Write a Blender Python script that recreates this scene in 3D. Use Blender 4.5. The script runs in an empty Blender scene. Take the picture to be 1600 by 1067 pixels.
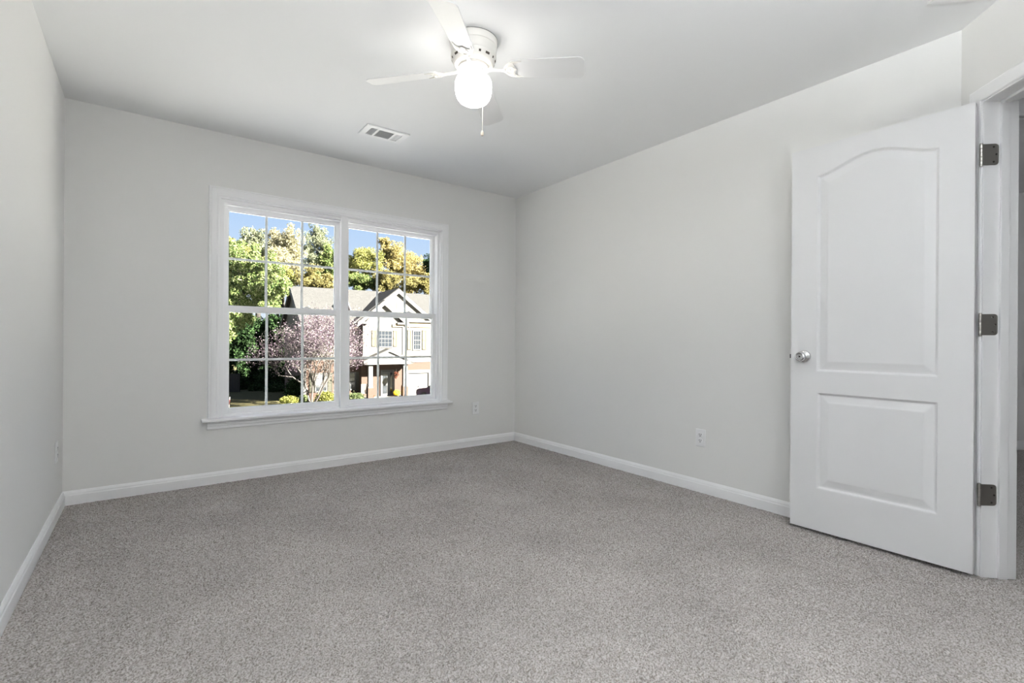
import bpy, bmesh, math, random
import numpy as np
from mathutils import Vector, Matrix

S = bpy.context.scene
COL = S.collection
PI = math.pi
R = math.radians

# ------------------------------------------------------------------ camera
CAM = Vector((-2.9721, -3.9942, 1.0057)); YAW = 0.6455; ROLL = 0.0067; FPX = 769.53
cam = bpy.data.cameras.new('camera'); cam_o = bpy.data.objects.new('camera', cam); COL.objects.link(cam_o)
cam.sensor_width = 36.0; cam.lens = FPX/1600*36.0
cam.shift_x = (800-809.17)/1600; cam.shift_y = (531.79-533.5)/1600
cam.clip_start = 0.02; cam.clip_end = 400
Fv = Vector((math.sin(YAW), math.cos(YAW), 0)); Rv = Vector((math.cos(YAW), -math.sin(YAW), 0)); Uv = Vector((0, 0, 1))
R2 = Rv*math.cos(ROLL)+Uv*math.sin(ROLL); U2 = Uv*math.cos(ROLL)-Rv*math.sin(ROLL)
M = Matrix((R2, U2, -Fv)).transposed().to_4x4(); M.translation = CAM
cam_o.matrix_world = M
S.camera = cam_o
def ray(x, y): return Fv+R2*((x-809.17)/FPX)+U2*((531.79-y)/FPX)      # towards a point of the photograph
def at(x, y, depth): return CAM+ray(x, y)*depth

# ------------------------------------------------------------------ view, sky, sun
S.view_settings.view_transform = 'Standard'; S.view_settings.look = 'None'
S.view_settings.gamma = 1.0; S.view_settings.use_curve_mapping = False
S.view_settings.exposure = 0.85
try:
    S.cycles.use_denoising = True; S.cycles.max_bounces = 14; S.cycles.diffuse_bounces = 8
    S.cycles.sample_clamp_indirect = 6.0; S.cycles.caustics_reflective = False; S.cycles.caustics_refractive = False
except Exception: pass
W = bpy.data.worlds.new('sky'); S.world = W; W.use_nodes = True
nt = W.node_tree; nt.nodes.clear()
wo = nt.nodes.new('ShaderNodeOutputWorld'); bg = nt.nodes.new('ShaderNodeBackground')
tc = nt.nodes.new('ShaderNodeTexCoord'); sp = nt.nodes.new('ShaderNodeSeparateXYZ'); rp = nt.nodes.new('ShaderNodeValToRGB')
nt.links.new(tc.outputs['Generated'], sp.inputs[0]); nt.links.new(sp.outputs['Z'], rp.inputs[0])
rp.color_ramp.elements[0].position = 0.0; rp.color_ramp.elements[0].color = (0.80, 0.88, 0.99, 1)
rp.color_ramp.elements[1].position = 0.9; rp.color_ramp.elements[1].color = (0.11, 0.22, 0.52, 1)
e = rp.color_ramp.elements.new(0.28); e.color = (0.42, 0.63, 0.97, 1)
e = rp.color_ramp.elements.new(0.40); e.color = (1.50, 1.62, 1.80, 1)  # bright band added above the visible sky to brighten the room
e = rp.color_ramp.elements.new(0.60); e.color = (0.60, 0.75, 1.05, 1)
nt.links.new(rp.outputs[0], bg.inputs['Color']); bg.inputs['Strength'].default_value = 0.565
nt.links.new(bg.outputs[0], wo.inputs['Surface'])
def lamp(name, kind, energy, color, loc, **kw):
    l = bpy.data.lights.new(name, kind); l.energy = energy; l.color = color
    o = bpy.data.objects.new(name, l); COL.objects.link(o); o.location = loc
    for k, v in kw.items(): setattr(l, k, v)
    return o
SUN_EL = R(31); SUN_DIR = Vector((0.644*math.cos(SUN_EL), -0.765*math.cos(SUN_EL), math.sin(SUN_EL))).normalized()   # towards the sun
sun = lamp('sun', 'SUN', 62.0, (1.0, 0.93, 0.82), (20, -20, 30), angle=R(0.55))
sun.rotation_euler = SUN_DIR.to_track_quat('Z', 'Y').to_euler()
lamp('hall_fill', 'POINT', 14, (0.94, 0.97, 1.0), (1.6, -4.6, 2.2), shadow_soft_size=0.12)  # unseen fill light added for the hallway and door jamb
GLOBE_STRENGTH = 6.0; FILL_STRENGTH = 1300.0

# ------------------------------------------------------------------ helpers
def tag(o, label=None, cat=None, group=None, kind=None):
    if label: o['label'] = label
    if cat: o['category'] = cat
    if group: o['group'] = group
    if kind: o['kind'] = kind
    return o
def empty(name, loc=(0, 0, 0), rz=0.0, parent=None):
    o = bpy.data.objects.new(name, None); COL.objects.link(o); o.location = loc; o.rotation_euler = (0, 0, rz)
    o.empty_display_size = 0.1
    if parent: o.parent = parent
    return o

class MB:
    def __init__(s): s.v = []; s.f = []
    def add(s, vs, fs):
        b = len(s.v); s.v.extend([tuple(v) for v in vs]); s.f.extend([tuple(i+b for i in f) for f in fs]); return s
    def box(s, x0, x1, y0, y1, z0, z1, m=None):
        vs = [Vector((x, y, z)) for z in (z0, z1) for y in (y0, y1) for x in (x0, x1)]
        if m is not None: vs = [m @ v for v in vs]
        return s.add(vs, [(0, 2, 3, 1), (4, 5, 7, 6), (0, 1, 5, 4), (2, 6, 7, 3), (0, 4, 6, 2), (1, 3, 7, 5)])
    def prism(s, poly, a, b, f):
        """poly: list of 2D points, extruded between a and b; f(u, v, w) -> 3D"""
        n = len(poly); vs = [f(p[0], p[1], a) for p in poly]+[f(p[0], p[1], b) for p in poly]
        fs = [tuple(range(n)), tuple(range(2*n-1, n-1, -1))]+[(i, i+n, (i+1) % n+n, (i+1) % n) for i in range(n)]
        return s.add(vs, fs)
    def loft(s, rings, closed=True, caps=False):
        n = len(rings[0]); vs = [p for r in rings for p in r]; fs = []
        for k in range(len(rings)-1):
            for i in range(n if closed else n-1):
                j = (i+1) % n; fs.append((k*n+i, k*n+j, (k+1)*n+j, (k+1)*n+i))
        if caps: fs.append(tuple(range(n-1, -1, -1))); fs.append(tuple(range((len(rings)-1)*n, len(rings)*n)))
        return s.add(vs, fs)
    def lathe(s, prof, c=(0, 0, 0), n=40, m=None, caps=True):
        rings = []
        for r_, z in prof:
            ring = [Vector((r_*math.cos(2*PI*i/n), r_*math.sin(2*PI*i/n), z)) for i in range(n)]
            if m is not None: ring = [m @ p for p in ring]
            rings.append([p+Vector(c) for p in ring])
        return s.loft(rings, True, caps)
    def tube(s, pts, rad, n=8):
        pts = [Vector(p) for p in pts]
        rad = rad if isinstance(rad, (list, tuple)) else [rad]*len(pts); rings = []
        for i, p in enumerate(pts):
            t = (pts[min(i+1, len(pts)-1)]-pts[max(i-1, 0)]).normalized()
            a = t.cross(Vector((0, 0, 1)) if abs(t.z) < 0.9 else Vector((1, 0, 0))).normalized(); b = t.cross(a)
            rings.append([p+(a*math.cos(2*PI*k/n)+b*math.sin(2*PI*k/n))*rad[i] for k in range(n)])
        return s.loft(rings, True, True)
    def sweep(s, path, prof, f):
        """open mitred sweep: path = 2D points, prof = (offset to the left of travel, height); f(u, v, h) -> 3D"""
        P = [Vector(p) for p in path]; rings = []
        for i, p in enumerate(P):
            d0 = (P[i]-P[i-1]).normalized() if i > 0 else None
            d1 = (P[i+1]-P[i]).normalized() if i < len(P)-1 else None
            n0 = Vector((-d0.y, d0.x)) if d0 else None; n1 = Vector((-d1.y, d1.x)) if d1 else None
            if n0 and n1:
                n_ = (n0+n1).normalized(); n_ = n_/max(0.2, n_.dot(n0))
            else: n_ = n0 or n1
            rings.append([f((p+n_*o).x, (p+n_*o).y, h) for o, h in prof])
        return s.loft(rings, True, True)
    def build(s, name, mat, parent=None, smooth=False, bevel=0, loc=None, angle=35):
        me = bpy.data.meshes.new(name); me.from_pydata(s.v, [], s.f); me.validate()
        bm = bmesh.new(); bm.from_mesh(me); bmesh.ops.recalc_face_normals(bm, faces=bm.faces); bm.to_mesh(me); bm.free()
        o = bpy.data.objects.new(name, me); COL.objects.link(o)
        if mat: me.materials.append(mat)
        if parent: o.parent = parent
        if loc: o.location = loc
        if smooth:
            me.polygons.foreach_set('use_smooth', [True]*len(me.polygons)); me.set_sharp_from_angle(angle=R(angle))
        if bevel:
            b = o.modifiers.new('bevel', 'BEVEL'); b.width = bevel; b.segments = 2; b.limit_method = 'ANGLE'; b.angle_limit = R(40)
        return o

def srgb(r, g, b):
    f = lambda c: (c/255/12.92) if c/255 <= 0.04045 else ((c/255+0.055)/1.055)**2.4
    return (f(r), f(g), f(b), 1)
def mat(name, color, rough=0.5, metal=0.0, spec=0.5, noise=None, bump=None, emit=None):
    """noise = (scale, second colour, contrast); bump = (scale, strength, distance)"""
    m = bpy.data.materials.new(name); m.use_nodes = True; t = m.node_tree; p = t.nodes['Principled BSDF']
    p.inputs['Base Color'].default_value = color; p.inputs['Roughness'].default_value = rough
    p.inputs['Metallic'].default_value = metal; p.inputs['Specular IOR Level'].default_value = spec
    if noise or bump:
        tcn = t.nodes.new('ShaderNodeTexCoord')
    if noise:
        n = t.nodes.new('ShaderNodeTexNoise'); n.inputs['Scale'].default_value = noise[0]; n.inputs['Detail'].default_value = 4
        r_ = t.nodes.new('ShaderNodeValToRGB'); c = noise[2] if len(noise) > 2 else 0.2
        r_.color_ramp.elements[0].position = 0.5-c; r_.color_ramp.elements[1].position = 0.5+c
        r_.color_ramp.elements[0].color = color; r_.color_ramp.elements[1].color = noise[1]
        t.links.new(tcn.outputs['Object'], n.inputs['Vector']); t.links.new(n.outputs['Fac'], r_.inputs[0]); t.links.new(r_.outputs[0], p.inputs['Base Color'])
    if bump:
        n = t.nodes.new('ShaderNodeTexNoise'); n.inputs['Scale'].default_value = bump[0]; n.inputs['Detail'].default_value = 3
        b = t.nodes.new('ShaderNodeBump'); b.inputs['Strength'].default_value = bump[1]; b.inputs['Distance'].default_value = bump[2]
        t.links.new(tcn.outputs['Object'], n.inputs['Vector']); t.links.new(n.outputs['Fac'], b.inputs['Height']); t.links.new(b.outputs[0], p.inputs['Normal'])
    if emit:
        p.inputs['Emission Color'].default_value = emit[0]; p.inputs['Emission Strength'].default_value = emit[1]
    return m
def leafmat(name, cols, trans=0.45):
    if trans > 0.2: cols = [tuple(v**0.78*0.275 for v in c[:3])+(1,) for c in cols]
    m = bpy.data.materials.new(name); m.use_nodes = True; t = m.node_tree; t.nodes.clear()
    g = t.nodes.new('ShaderNodeNewGeometry'); r_ = t.nodes.new('ShaderNodeValToRGB'); el = r_.color_ramp.elements
    el[0].position = 0; el[0].color = cols[0]; el[1].position = 1; el[1].color = cols[-1]
    for i, c in enumerate(cols[1:-1]): e_ = el.new((i+1)/(len(cols)-1)); e_.color = c
    d = t.nodes.new('ShaderNodeBsdfDiffuse'); tr = t.nodes.new('ShaderNodeBsdfTranslucent'); mx = t.nodes.new('ShaderNodeMixShader'); o = t.nodes.new('ShaderNodeOutputMaterial')
    mx.inputs[0].default_value = trans
    t.links.new(g.outputs['Random Per Island'], r_.inputs[0]); t.links.new(r_.outputs[0], d.inputs[0]); t.links.new(r_.outputs[0], tr.inputs[0])
    t.links.new(d.outputs[0], mx.inputs[1]); t.links.new(tr.outputs[0], mx.inputs[2]); t.links.new(mx.outputs[0], o.inputs[0])
    return m
def glassmat(name, tint, gloss=0.05):
    m = bpy.data.materials.new(name); m.use_nodes = True; t = m.node_tree; t.nodes.clear()
    a = t.nodes.new('ShaderNodeBsdfTransparent'); a.inputs[0].default_value = tint
    g = t.nodes.new('ShaderNodeBsdfGlossy'); g.inputs['Roughness'].default_value = 0.0
    mx = t.nodes.new('ShaderNodeMixShader'); mx.inputs[0].default_value = gloss; o = t.nodes.new('ShaderNodeOutputMaterial')
    t.links.new(a.outputs[0], mx.inputs[1]); t.links.new(g.outputs[0], mx.inputs[2]); t.links.new(mx.outputs[0], o.inputs[0])
    return m
def brickmat(name, c1, c2, mortar, scale):
    m = bpy.data.materials.new(name); m.use_nodes = True; t = m.node_tree; p = t.nodes['Principled BSDF']; p.inputs['Roughness'].default_value = 0.9
    tcn = t.nodes.new('ShaderNodeTexCoord'); mp = t.nodes.new('ShaderNodeMapping'); mp.inputs['Rotation'].default_value = (R(90), 0, 0)
    b = t.nodes.new('ShaderNodeTexBrick'); b.inputs['Color1'].default_value = c1; b.inputs['Color2'].default_value = c2; b.inputs['Mortar'].default_value = mortar
    b.inputs['Scale'].default_value = scale; b.inputs['Mortar Size'].default_value = 0.012
    t.links.new(tcn.outputs['Object'], mp.inputs[0]); t.links.new(mp.outputs[0], b.inputs[0]); t.links.new(b.outputs[0], p.inputs['Base Color'])
    return m
def linemat(name, c1, c2, period, rough=0.7, duty=0.12, axis='Z'):
    """boards: thin darker joints every `period` metres along an axis"""
    m = bpy.data.materials.new(name); m.use_nodes = True; t = m.node_tree; p = t.nodes['Principled BSDF']; p.inputs['Roughness'].default_value = rough
    tcn = t.nodes.new('ShaderNodeTexCoord'); sx = t.nodes.new('ShaderNodeSeparateXYZ'); a = t.nodes.new('ShaderNodeMath'); a.operation = 'MODULO'; a.inputs[1].default_value = period
    b = t.nodes.new('ShaderNodeMath'); b.operation = 'LESS_THAN'; b.inputs[1].default_value = period*duty; mx = t.nodes.new('ShaderNodeMix'); mx.data_type = 'RGBA'
    off = t.nodes.new('ShaderNodeMath'); off.operation = 'ADD'; off.inputs[1].default_value = 100*period
    t.links.new(tcn.outputs['Object'], sx.inputs[0]); t.links.new(sx.outputs[axis], off.inputs[0]); t.links.new(off.outputs[0], a.inputs[0]); t.links.new(a.outputs[0], b.inputs[0])
    t.links.new(b.outputs[0], mx.inputs[0]); mx.inputs[6].default_value = c1; mx.inputs[7].default_value = c2; t.links.new(mx.outputs[2], p.inputs['Base Color'])
    return m

WALL = mat('wall_paint', (0.782, 0.779, 0.768, 1), 0.85, spec=0.2, bump=(220, 0.12, 0.002))
CEIL = mat('ceiling_paint', (0.845, 0.85, 0.855, 1), 0.95, spec=0.1, bump=(160, 0.12, 0.002))
TRIM = mat('trim_paint', (0.89, 0.89, 0.90, 1), 0.35, spec=0.4)
DOOR = mat('door_paint', (0.76, 0.76, 0.77, 1), 0.4, spec=0.4)
VINYL = mat('window_vinyl', (0.88, 0.88, 0.89, 1), 0.4, spec=0.4)
PLATE = mat('plate_plastic', (0.84, 0.84, 0.85, 1), 0.3)
DARK = mat('dark_slot', (0.02, 0.02, 0.02, 1), 0.8)
CHROME = mat('chrome', (0.62, 0.62, 0.63, 1), 0.14, metal=1.0)
NICKEL = mat('satin_nickel', (0.50, 0.48, 0.45, 1), 0.32, metal=1.0)
FANW = mat('fan_enamel', (0.74, 0.72, 0.68, 1), 0.35)
BLADE = mat('fan_blade_white', (0.76, 0.76, 0.76, 1), 0.35)
GLASS = glassmat('window_glass', (0.98, 0.99, 0.985, 1), 0.002)
REG = mat('register_white', (0.86, 0.86, 0.86, 1), 0.4)

# carpet: flecked frieze pile
CARPET = bpy.data.materials.new('carpet_pile'); CARPET.use_nodes = True
t = CARPET.node_tree; p = t.nodes['Principled BSDF']; p.inputs['Roughness'].default_value = 1.0; p.inputs['Specular IOR Level'].default_value = 0.0
tcn = t.nodes.new('ShaderNodeTexCoord')
n1 = t.nodes.new('ShaderNodeTexNoise'); n1.inputs['Scale'].default_value = 180; n1.inputs['Detail'].default_value = 3
r1 = t.nodes.new('ShaderNodeValToRGB'); el = r1.color_ramp.elements
el[0].position = 0.34; el[0].color = (0.145, 0.128, 0.115, 1); el[1].position = 0.62; el[1].color = (0.395, 0.372, 0.362, 1)
e = el.new(0.47); e.color = (0.280, 0.260, 0.249, 1)
n2 = t.nodes.new('ShaderNodeTexNoise'); n2.inputs['Scale'].default_value = 2.2; n2.inputs['Detail'].default_value = 3
r2 = t.nodes.new('ShaderNodeMapRange'); r2.inputs['From Min'].default_value = 0.3; r2.inputs['From Max'].default_value = 0.7; r2.inputs['To Min'].default_value = 0.84; r2.inputs['To Max'].default_value = 1.04
mx = t.nodes.new('ShaderNodeMix'); mx.data_type = 'RGBA'; mx.blend_type = 'MULTIPLY'; mx.inputs[0].default_value = 1.0
t.links.new(tcn.outputs['Object'], n1.inputs['Vector']); t.links.new(tcn.outputs['Object'], n2.inputs['Vector'])
t.links.new(n1.outputs['Fac'], r1.inputs[0]); t.links.new(n2.outputs['Fac'], r2.inputs['Value'])
t.links.new(r1.outputs[0], mx.inputs[6]); t.links.new(r2.outputs[0], mx.inputs[7]); t.links.new(mx.outputs[2], p.inputs['Base Color'])

# ------------------------------------------------------------------ room shell
XL = -3.3722; H = 2.44; K = 3.41; YR = -5.40; T = 0.12; Q = math.sqrt(0.5)
def struct(o, label, cat): return tag(o, label, cat, kind='structure')

# carpet as a height field, so its pile has real relief
SP = 0.0043
xs = np.arange(XL-0.02, 0.22, SP); ys = np.arange(-4.60, 0.02, SP); nx, ny = len(xs), len(ys)
rng = np.random.default_rng(5)
def blur(a, sig):
    fx = np.fft.fftfreq(a.shape[1])[None, :]; fy = np.fft.fftfreq(a.shape[0])[:, None]
    o = np.fft.ifft2(np.fft.fft2(a)*np.exp(-2*(math.pi*sig)**2*(fx**2+fy**2))).real
    return (o-o.mean())/o.std()
hgt = 0.0034*blur(rng.normal(size=(ny, nx)), 1.0)+0.0016*blur(rng.normal(size=(ny, nx)), 2.2)+0.0010*blur(rng.normal(size=(ny, nx)), 16)
GX, GY = np.meshgrid(xs, ys)
def crease(a, b, depth, wid):          # a parted line in the pile
    ax, ay = a; bx, by = b; L2 = (bx-ax)**2+(by-ay)**2
    tt = np.clip(((GX-ax)*(bx-ax)+(GY-ay)*(by-ay))/L2, 0, 1)
    d = np.hypot(GX-ax-tt*(bx-ax), GY-ay-tt*(by-ay))
    return -depth*np.exp(-(d/wid)**2)
def floor_pt(x, y):
    r_ = ray(x, y); q = CAM-r_*(CAM.z/r_.z); return (q.x, q.y)
hgt += crease(floor_pt(102, 968), floor_pt(158, 952), 0.009, 0.006)
edge = np.clip(np.minimum(np.minimum(-GX, GX-XL), -GY)/0.05, 0.25, 1.0); edge = np.where(GX-GY > K-0.1, 1.0, edge)
hgt = (hgt-hgt.mean())*edge-0.003
co = np.stack([GX, GY, hgt], -1).reshape(-1, 3)
idx = np.arange(nx*ny).reshape(ny, nx)
q4 = np.stack([idx[:-1, :-1], idx[:-1, 1:], idx[1:, 1:], idx[1:, :-1]], -1).reshape(-1, 4)
cxm = co[q4[:, 0], 0]; cym = co[q4[:, 0], 1]
q4 = q4[(cxm-cym < K+0.30) & ((cxm < 0.0) | (cxm-cym > K-0.06))]
used = np.zeros(nx*ny, bool); used[q4.ravel()] = True; remap = np.cumsum(used)-1
co = co[used]; q4 = remap[q4]
me = bpy.data.meshes.new('floor'); me.vertices.add(len(co)); me.vertices.foreach_set('co', co.ravel().astype(np.float32))
me.loops.add(q4.size); me.loops.foreach_set('vertex_index', q4.ravel().astype(np.int32))
me.polygons.add(len(q4)); me.polygons.foreach_set('loop_start', np.arange(0, q4.size, 4).astype(np.int32))
me.polygons.foreach_set('use_smooth', np.ones(len(q4), bool)); me.update(calc_edges=True); me.materials.append(CARPET)
fo = bpy.data.objects.new('floor', me); COL.objects.link(fo)
struct(fo, 'wall-to-wall beige grey carpet of the empty bedroom', 'carpet')

b = MB(); b.prism([(0.0, -K+0.0), (-1.10, -K-1.10), (-1.10, -7.2), (5.0, -7.2), (5.0, -1.2), (0.0, -1.2)], -0.14, -0.004, lambda u, v, w: Vector((u, v, w)))
struct(b.build('floor', CARPET), 'carpeted hallway floor seen through the open doorway', 'carpet')
b = MB(); b.box(XL-T, 5.0, -7.2, T, H, H+0.15)
struct(b.build('ceiling', CEIL), 'flat white bedroom ceiling holding the fan', 'ceiling')

# window opening in the back wall
WX0, WX1, WZ0, WZ1 = -2.575, -0.837, 0.425, 1.998
b = MB(); b.box(XL-T, WX0, 0, T, -0.14, H); b.box(WX1, T, 0, T, -0.14, H); b.box(WX0, WX1, 0, T, WZ1, H); b.box(WX0, WX1, 0, T, -0.14, WZ0)
struct(b.build('wall_back', WALL), 'pale greige far wall around the double window', 'wall')
b = MB(); b.box(0, T, -K-0.02, 0, -0.14, H)
struct(b.build('wall_right', WALL), 'long plain greige wall behind the open door', 'wall')
b = MB(); b.box(XL-T, XL, YR-T, 0, -0.14, H)
struct(b.build('wall_left', WALL), 'plain wall at the left edge of the photo', 'wall')
b = MB(); b.box(XL-T, -0.9, YR-T, YR, -0.14, H)
struct(b.build('wall_rear', WALL), 'plain wall at the end of the room opposite the window', 'wall')
b = MB(); b.box(-1.1526, -1.03, YR, -4.56, -0.14, H)
struct(b.build('wall_closet', WALL), 'plain wall behind the camera beside the doorway', 'wall')
b = MB(); b.box(XL, -1.0, YR, -4.58, -0.14, -0.004)
struct(b.build('floor', CARPET), 'carpet at the rear of the room behind the camera', 'carpet')
# the 45 degree wall that holds the doorway: s runs along the wall from the corner, e goes into the wall
def dg(s, e, z): return Vector((-s*Q+e*Q, -K-s*Q-e*Q, z))
JS = 0.135; JE = JS+0.765; DH = 2.046
b = MB()
b.prism([(0, 0), (JS-0.018, 0), (JS-0.018, T), (-0.05, T), (-0.05, 0.05)], -0.14, H, dg)
b.prism([(JE+0.018, 0), (1.63, 0), (1.63, T), (JE+0.018, T)], -0.14, H, dg)
b.prism([(JS-0.018, 0), (JE+0.018, 0), (JE+0.018, T), (JS-0.018, T)], DH+0.018, H, dg)
struct(b.build('wall_door', WALL), 'short angled wall with the doorway at the right', 'wall')

# hallway beyond the doorway
hA = Vector((3.69, -3.14, 0)); hn = Fv
b = MB()
def hp(u, v, w): return hA+Rv*u+Fv*v+Vector((0, 0, w))
b.prism([(-2.2, 0), (1.6, 0), (1.6, 0.1), (-2.2, 0.1)], -0.14, H, lambda u, v, w: hp(u, v, w))
struct(b.build('wall_hall', WALL), 'grey hallway wall glimpsed past the door jamb', 'wall')
b = MB(); b.box(4.9, 5.0, -7.2, -1.2, -0.14, H); b.box(-1.2, 5.0, -7.3, -7.2, -0.14, H); b.box(T, 5.0, -1.3, -1.2, -0.14, H); b.box(-1.16, -1.03, -7.2, YR-T, -0.14, H)
struct(b.build('wall_hall', WALL), 'outer hallway walls out of sight beyond the doorway', 'wall')
BASE = [(0, 0), (0.0135, 0), (0.0135, 0.056), (0.0105, 0.061), (0.0095, 0.070), (0.005, 0.080), (0.003, 0.084), (0, 0.084)]
def base_run(name, path, label):
    b = MB(); b.sweep(path, BASE, lambda u, v, h: Vector((u, v, h-0.003)))
    return struct(b.build(name, TRIM), label, 'baseboard')
base_run('baseboard_back', [(-0.0, 0), (XL, 0)], 'white baseboard under the window along the far wall')
base_run('baseboard_right', [(0, -K), (0, 0)], 'white baseboard along the long wall behind the door')
base_run('baseboard_left', [(XL, 0), (XL, YR)], 'white baseboard along the left edge wall')
h0 = hp(-2.2, 0, 0); h1 = hp(1.6, 0, 0)
base_run('baseboard_hall', [(h1.x, h1.y), (h0.x, h0.y)], 'white baseboard at the foot of the hallway wall')

# ------------------------------------------------------------------ door frame (trim) and door
fr = empty('trim_door', (0, 0, 0)); struct(fr, 'white casing and jamb around the open doorway', 'door frame')
b = MB(); b.prism([(JS-0.018, -0.004), (JS, -0.004), (JS, 0.132), (JS-0.018, 0.132)], -0.002, DH, dg); b.prism([(JE, -0.004), (JE+0.018, -0.004), (JE+0.018, 0.132), (JE, 0.132)], -0.002, DH, dg)
b.prism([(JS-0.018, -0.004), (JE+0.018, -0.004), (JE+0.018, 0.132), (JS-0.018, 0.132)], DH, DH+0.018, dg)
b.build('jamb', TRIM, fr, bevel=0.0015)
b = MB(); b.prism([(JS, 0.058), (JS+0.011, 0.058), (JS+0.011, 0.092), (JS, 0.092)], -0.002, DH, dg); b.prism([(JE-0.011, 0.058), (JE, 0.058), (JE, 0.092), (JE-0.011, 0.092)], -0.002, DH, dg)
b.prism([(JS, 0.058), (JE, 0.058), (JE, 0.092), (JS, 0.092)], DH-0.011, DH, dg)
b.build('door_stop', TRIM, fr, bevel=0.002)
CAS = [(0, 0), (0, 0.009), (0.005, 0.0125), (0.012, 0.0125), (0.018, 0.0145), (0.040, 0.0165), (0.050, 0.0185), (0.056, 0.016), (0.058, 0.011), (0.058, 0)]
for nm, sgn, e0 in (('casing', -1, 0.0), ('casing', 1, T)):
    b = MB(); i0, i1, zt = JS-0.006, JE+0.006, DH+0.006
    b.sweep([(i1, -0.003), (i1, zt), (i0, zt), (i0, -0.003)], [(-o, h) for o, h in CAS], lambda u, v, h, sgn=sgn, e0=e0: dg(u, e0+sgn*h, v))
    b.build(nm, TRIM, fr, smooth=True, angle=20)
# cased head of another doorway just inside the hallway
hh = at(1597, 172, 2.32); b = MB()
def hq(u, v, w): return Vector((hh.x, hh.y, 0))+Rv*u+Fv*v+Vector((0, 0, w))
b.prism([(-0.05, 0.02), (0.7, 0.02), (0.7, 0.12), (-0.05, 0.12)], 2.115, H, hq)
for z0, z1, d0 in ((2.101, 2.115, 0.005), (2.078, 2.094, -0.005), (2.060, 2.070, 0.0)): b.prism([(-0.05, d0), (0.7, d0), (0.7, 0.12), (-0.05, 0.12)], z0, z1, hq)
b.prism([(-0.05, 0.03), (0.69, 0.03), (0.69, 0.11), (-0.05, 0.11)], 2.065, 2.12, hq)
struct(b.build('trim_hall', TRIM), 'stepped trim over a hallway opening beyond the door jamb', 'door frame')

H0 = Vector((-0.148, -3.4856, 0)); F0 = Vector((-0.161, -2.743, 0)); dd = (H0-F0); DW = dd.length
dr = empty('door_1', (F0.x, F0.y, 0.018), math.atan2(dd.y, dd.x)); struct(dr, 'white two-panel arch-top bedroom door standing open', 'door')
DZ = 2.038-0.018
# moulded face: signed distance to the two panel outlines drives the relief
def face_grid():
    n_w, n_z = 200, 540
    w = np.linspace(0, DW, n_w); z = np.linspace(0, DZ, n_z); Wg, Zg = np.meshgrid(w, z)
    def poly_sdf(pts):
        P = np.array(pts); dmin = np.full(Wg.shape, 1e9); ins = np.zeros(Wg.shape, bool)
        for i in range(len(P)):
            a, c = P[i], P[(i+1) % len(P)]; L2 = ((c-a)**2).sum()
            tt = np.clip(((Wg-a[0])*(c[0]-a[0])+(Zg-a[1])*(c[1]-a[1]))/L2, 0, 1)
            dmin = np.minimum(dmin, np.hypot(Wg-a[0]-tt*(c[0]-a[0]), Zg-a[1]-tt*(c[1]-a[1])))
            cr = ((a[1] > Zg) != (c[1] > Zg)) & (Wg < (c[0]-a[0])*(Zg-a[1])/(c[1]-a[1]+1e-12)+a[0]); ins ^= cr
        return np.where(ins, dmin, -dmin)
    a0, a1, zs = 0.128, 0.622, 1.862
    top = []
    for k in range(41):                      # cathedral arch: flat shoulders easing into a raised centre
        u = k/40; x = a0+(a1-a0)*u; c = (1-math.cos(2*PI*u))/2
        top.append((x, zs+0.066*c**0.85))
    upper = [(a0, 0.838), (a1, 0.838)]+top[::-1]
    lower = [(0.133, 0.224), (0.623, 0.224), (0.623, 0.722), (0.133, 0.722)]
    sd = np.maximum(poly_sdf(upper), poly_sdf(lower))
    prof_d = [-1, 0.0, 0.003, 0.009, 0.014, 0.046, 0.048, 9]
    prof_h = [0, 0.0, 0.0045, 0.0110, 0.0110, 0.0030, 0.0016, 0.0016]
    Y = np.interp(sd, prof_d, prof_h)
    return np.stack([Wg, Y, Zg], -1).reshape(-1, 3), n_w, n_z
fc, n_w, n_z = face_grid()
vs = [tuple(v) for v in fc]; fs = [(j*n_w+i, j*n_w+i+1, (j+1)*n_w+i+1, (j+1)*n_w+i) for j in range(n_z-1) for i in range(n_w-1)]
base_i = len(vs); bt = 0.0345
back = [(0, bt, 0), (DW, bt, 0), (DW, bt, DZ), (0, bt, DZ)]; vs += back
fs.append((base_i, base_i+3, base_i+2, base_i+1))
fs.append(tuple([i for i in range(n_w)][::-1]+[base_i, base_i+1]))
fs.append(tuple([(n_z-1)*n_w+i for i in range(n_w)]+[base_i+2, base_i+3]))
fs.append(tuple([j*n_w for j in range(n_z)]+[base_i+3, base_i]))
fs.append(tuple([j*n_w+n_w-1 for j in range(n_z)][::-1]+[base_i+1, base_i+2]))
b = MB(); b.v = vs; b.f = fs
b.build('door_panel', DOOR, dr, smooth=True, angle=30)
# knob: axis towards the room (-y locally)
my = Matrix.Rotation(R(90), 4, 'X')
kn = empty('door_knob', (0.068, 0, 0.936-0.018-0.006), 0, dr)
b = MB(); b.lathe([(0.0325, 0), (0.0325, 0.003), (0.030, 0.008), (0.024, 0.011), (0.014, 0.012), (0.0115, 0.014)], m=my, n=40)
b.build('rosette', CHROME, kn, smooth=True)
b = MB(); b.lathe([(0.0115, 0.010), (0.0105, 0.026), (0.0135, 0.032), (0.020, 0.036), (0.0245, 0.044), (0.0255, 0.052), (0.0235, 0.060), (0.0185, 0.064), (0.0165, 0.0635), (0.0145, 0.0605), (0.010, 0.0600), (0.0040, 0.0602), (0.0036, 0.0560)], m=my, n=40)
b.build('knob', CHROME, kn, smooth=True)
b = MB(); b.lathe([(0.0035, 0.0562), (0.0001, 0.0562)], m=my, n=12, caps=False); b.build('privacy_hole', DARK, kn)
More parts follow.
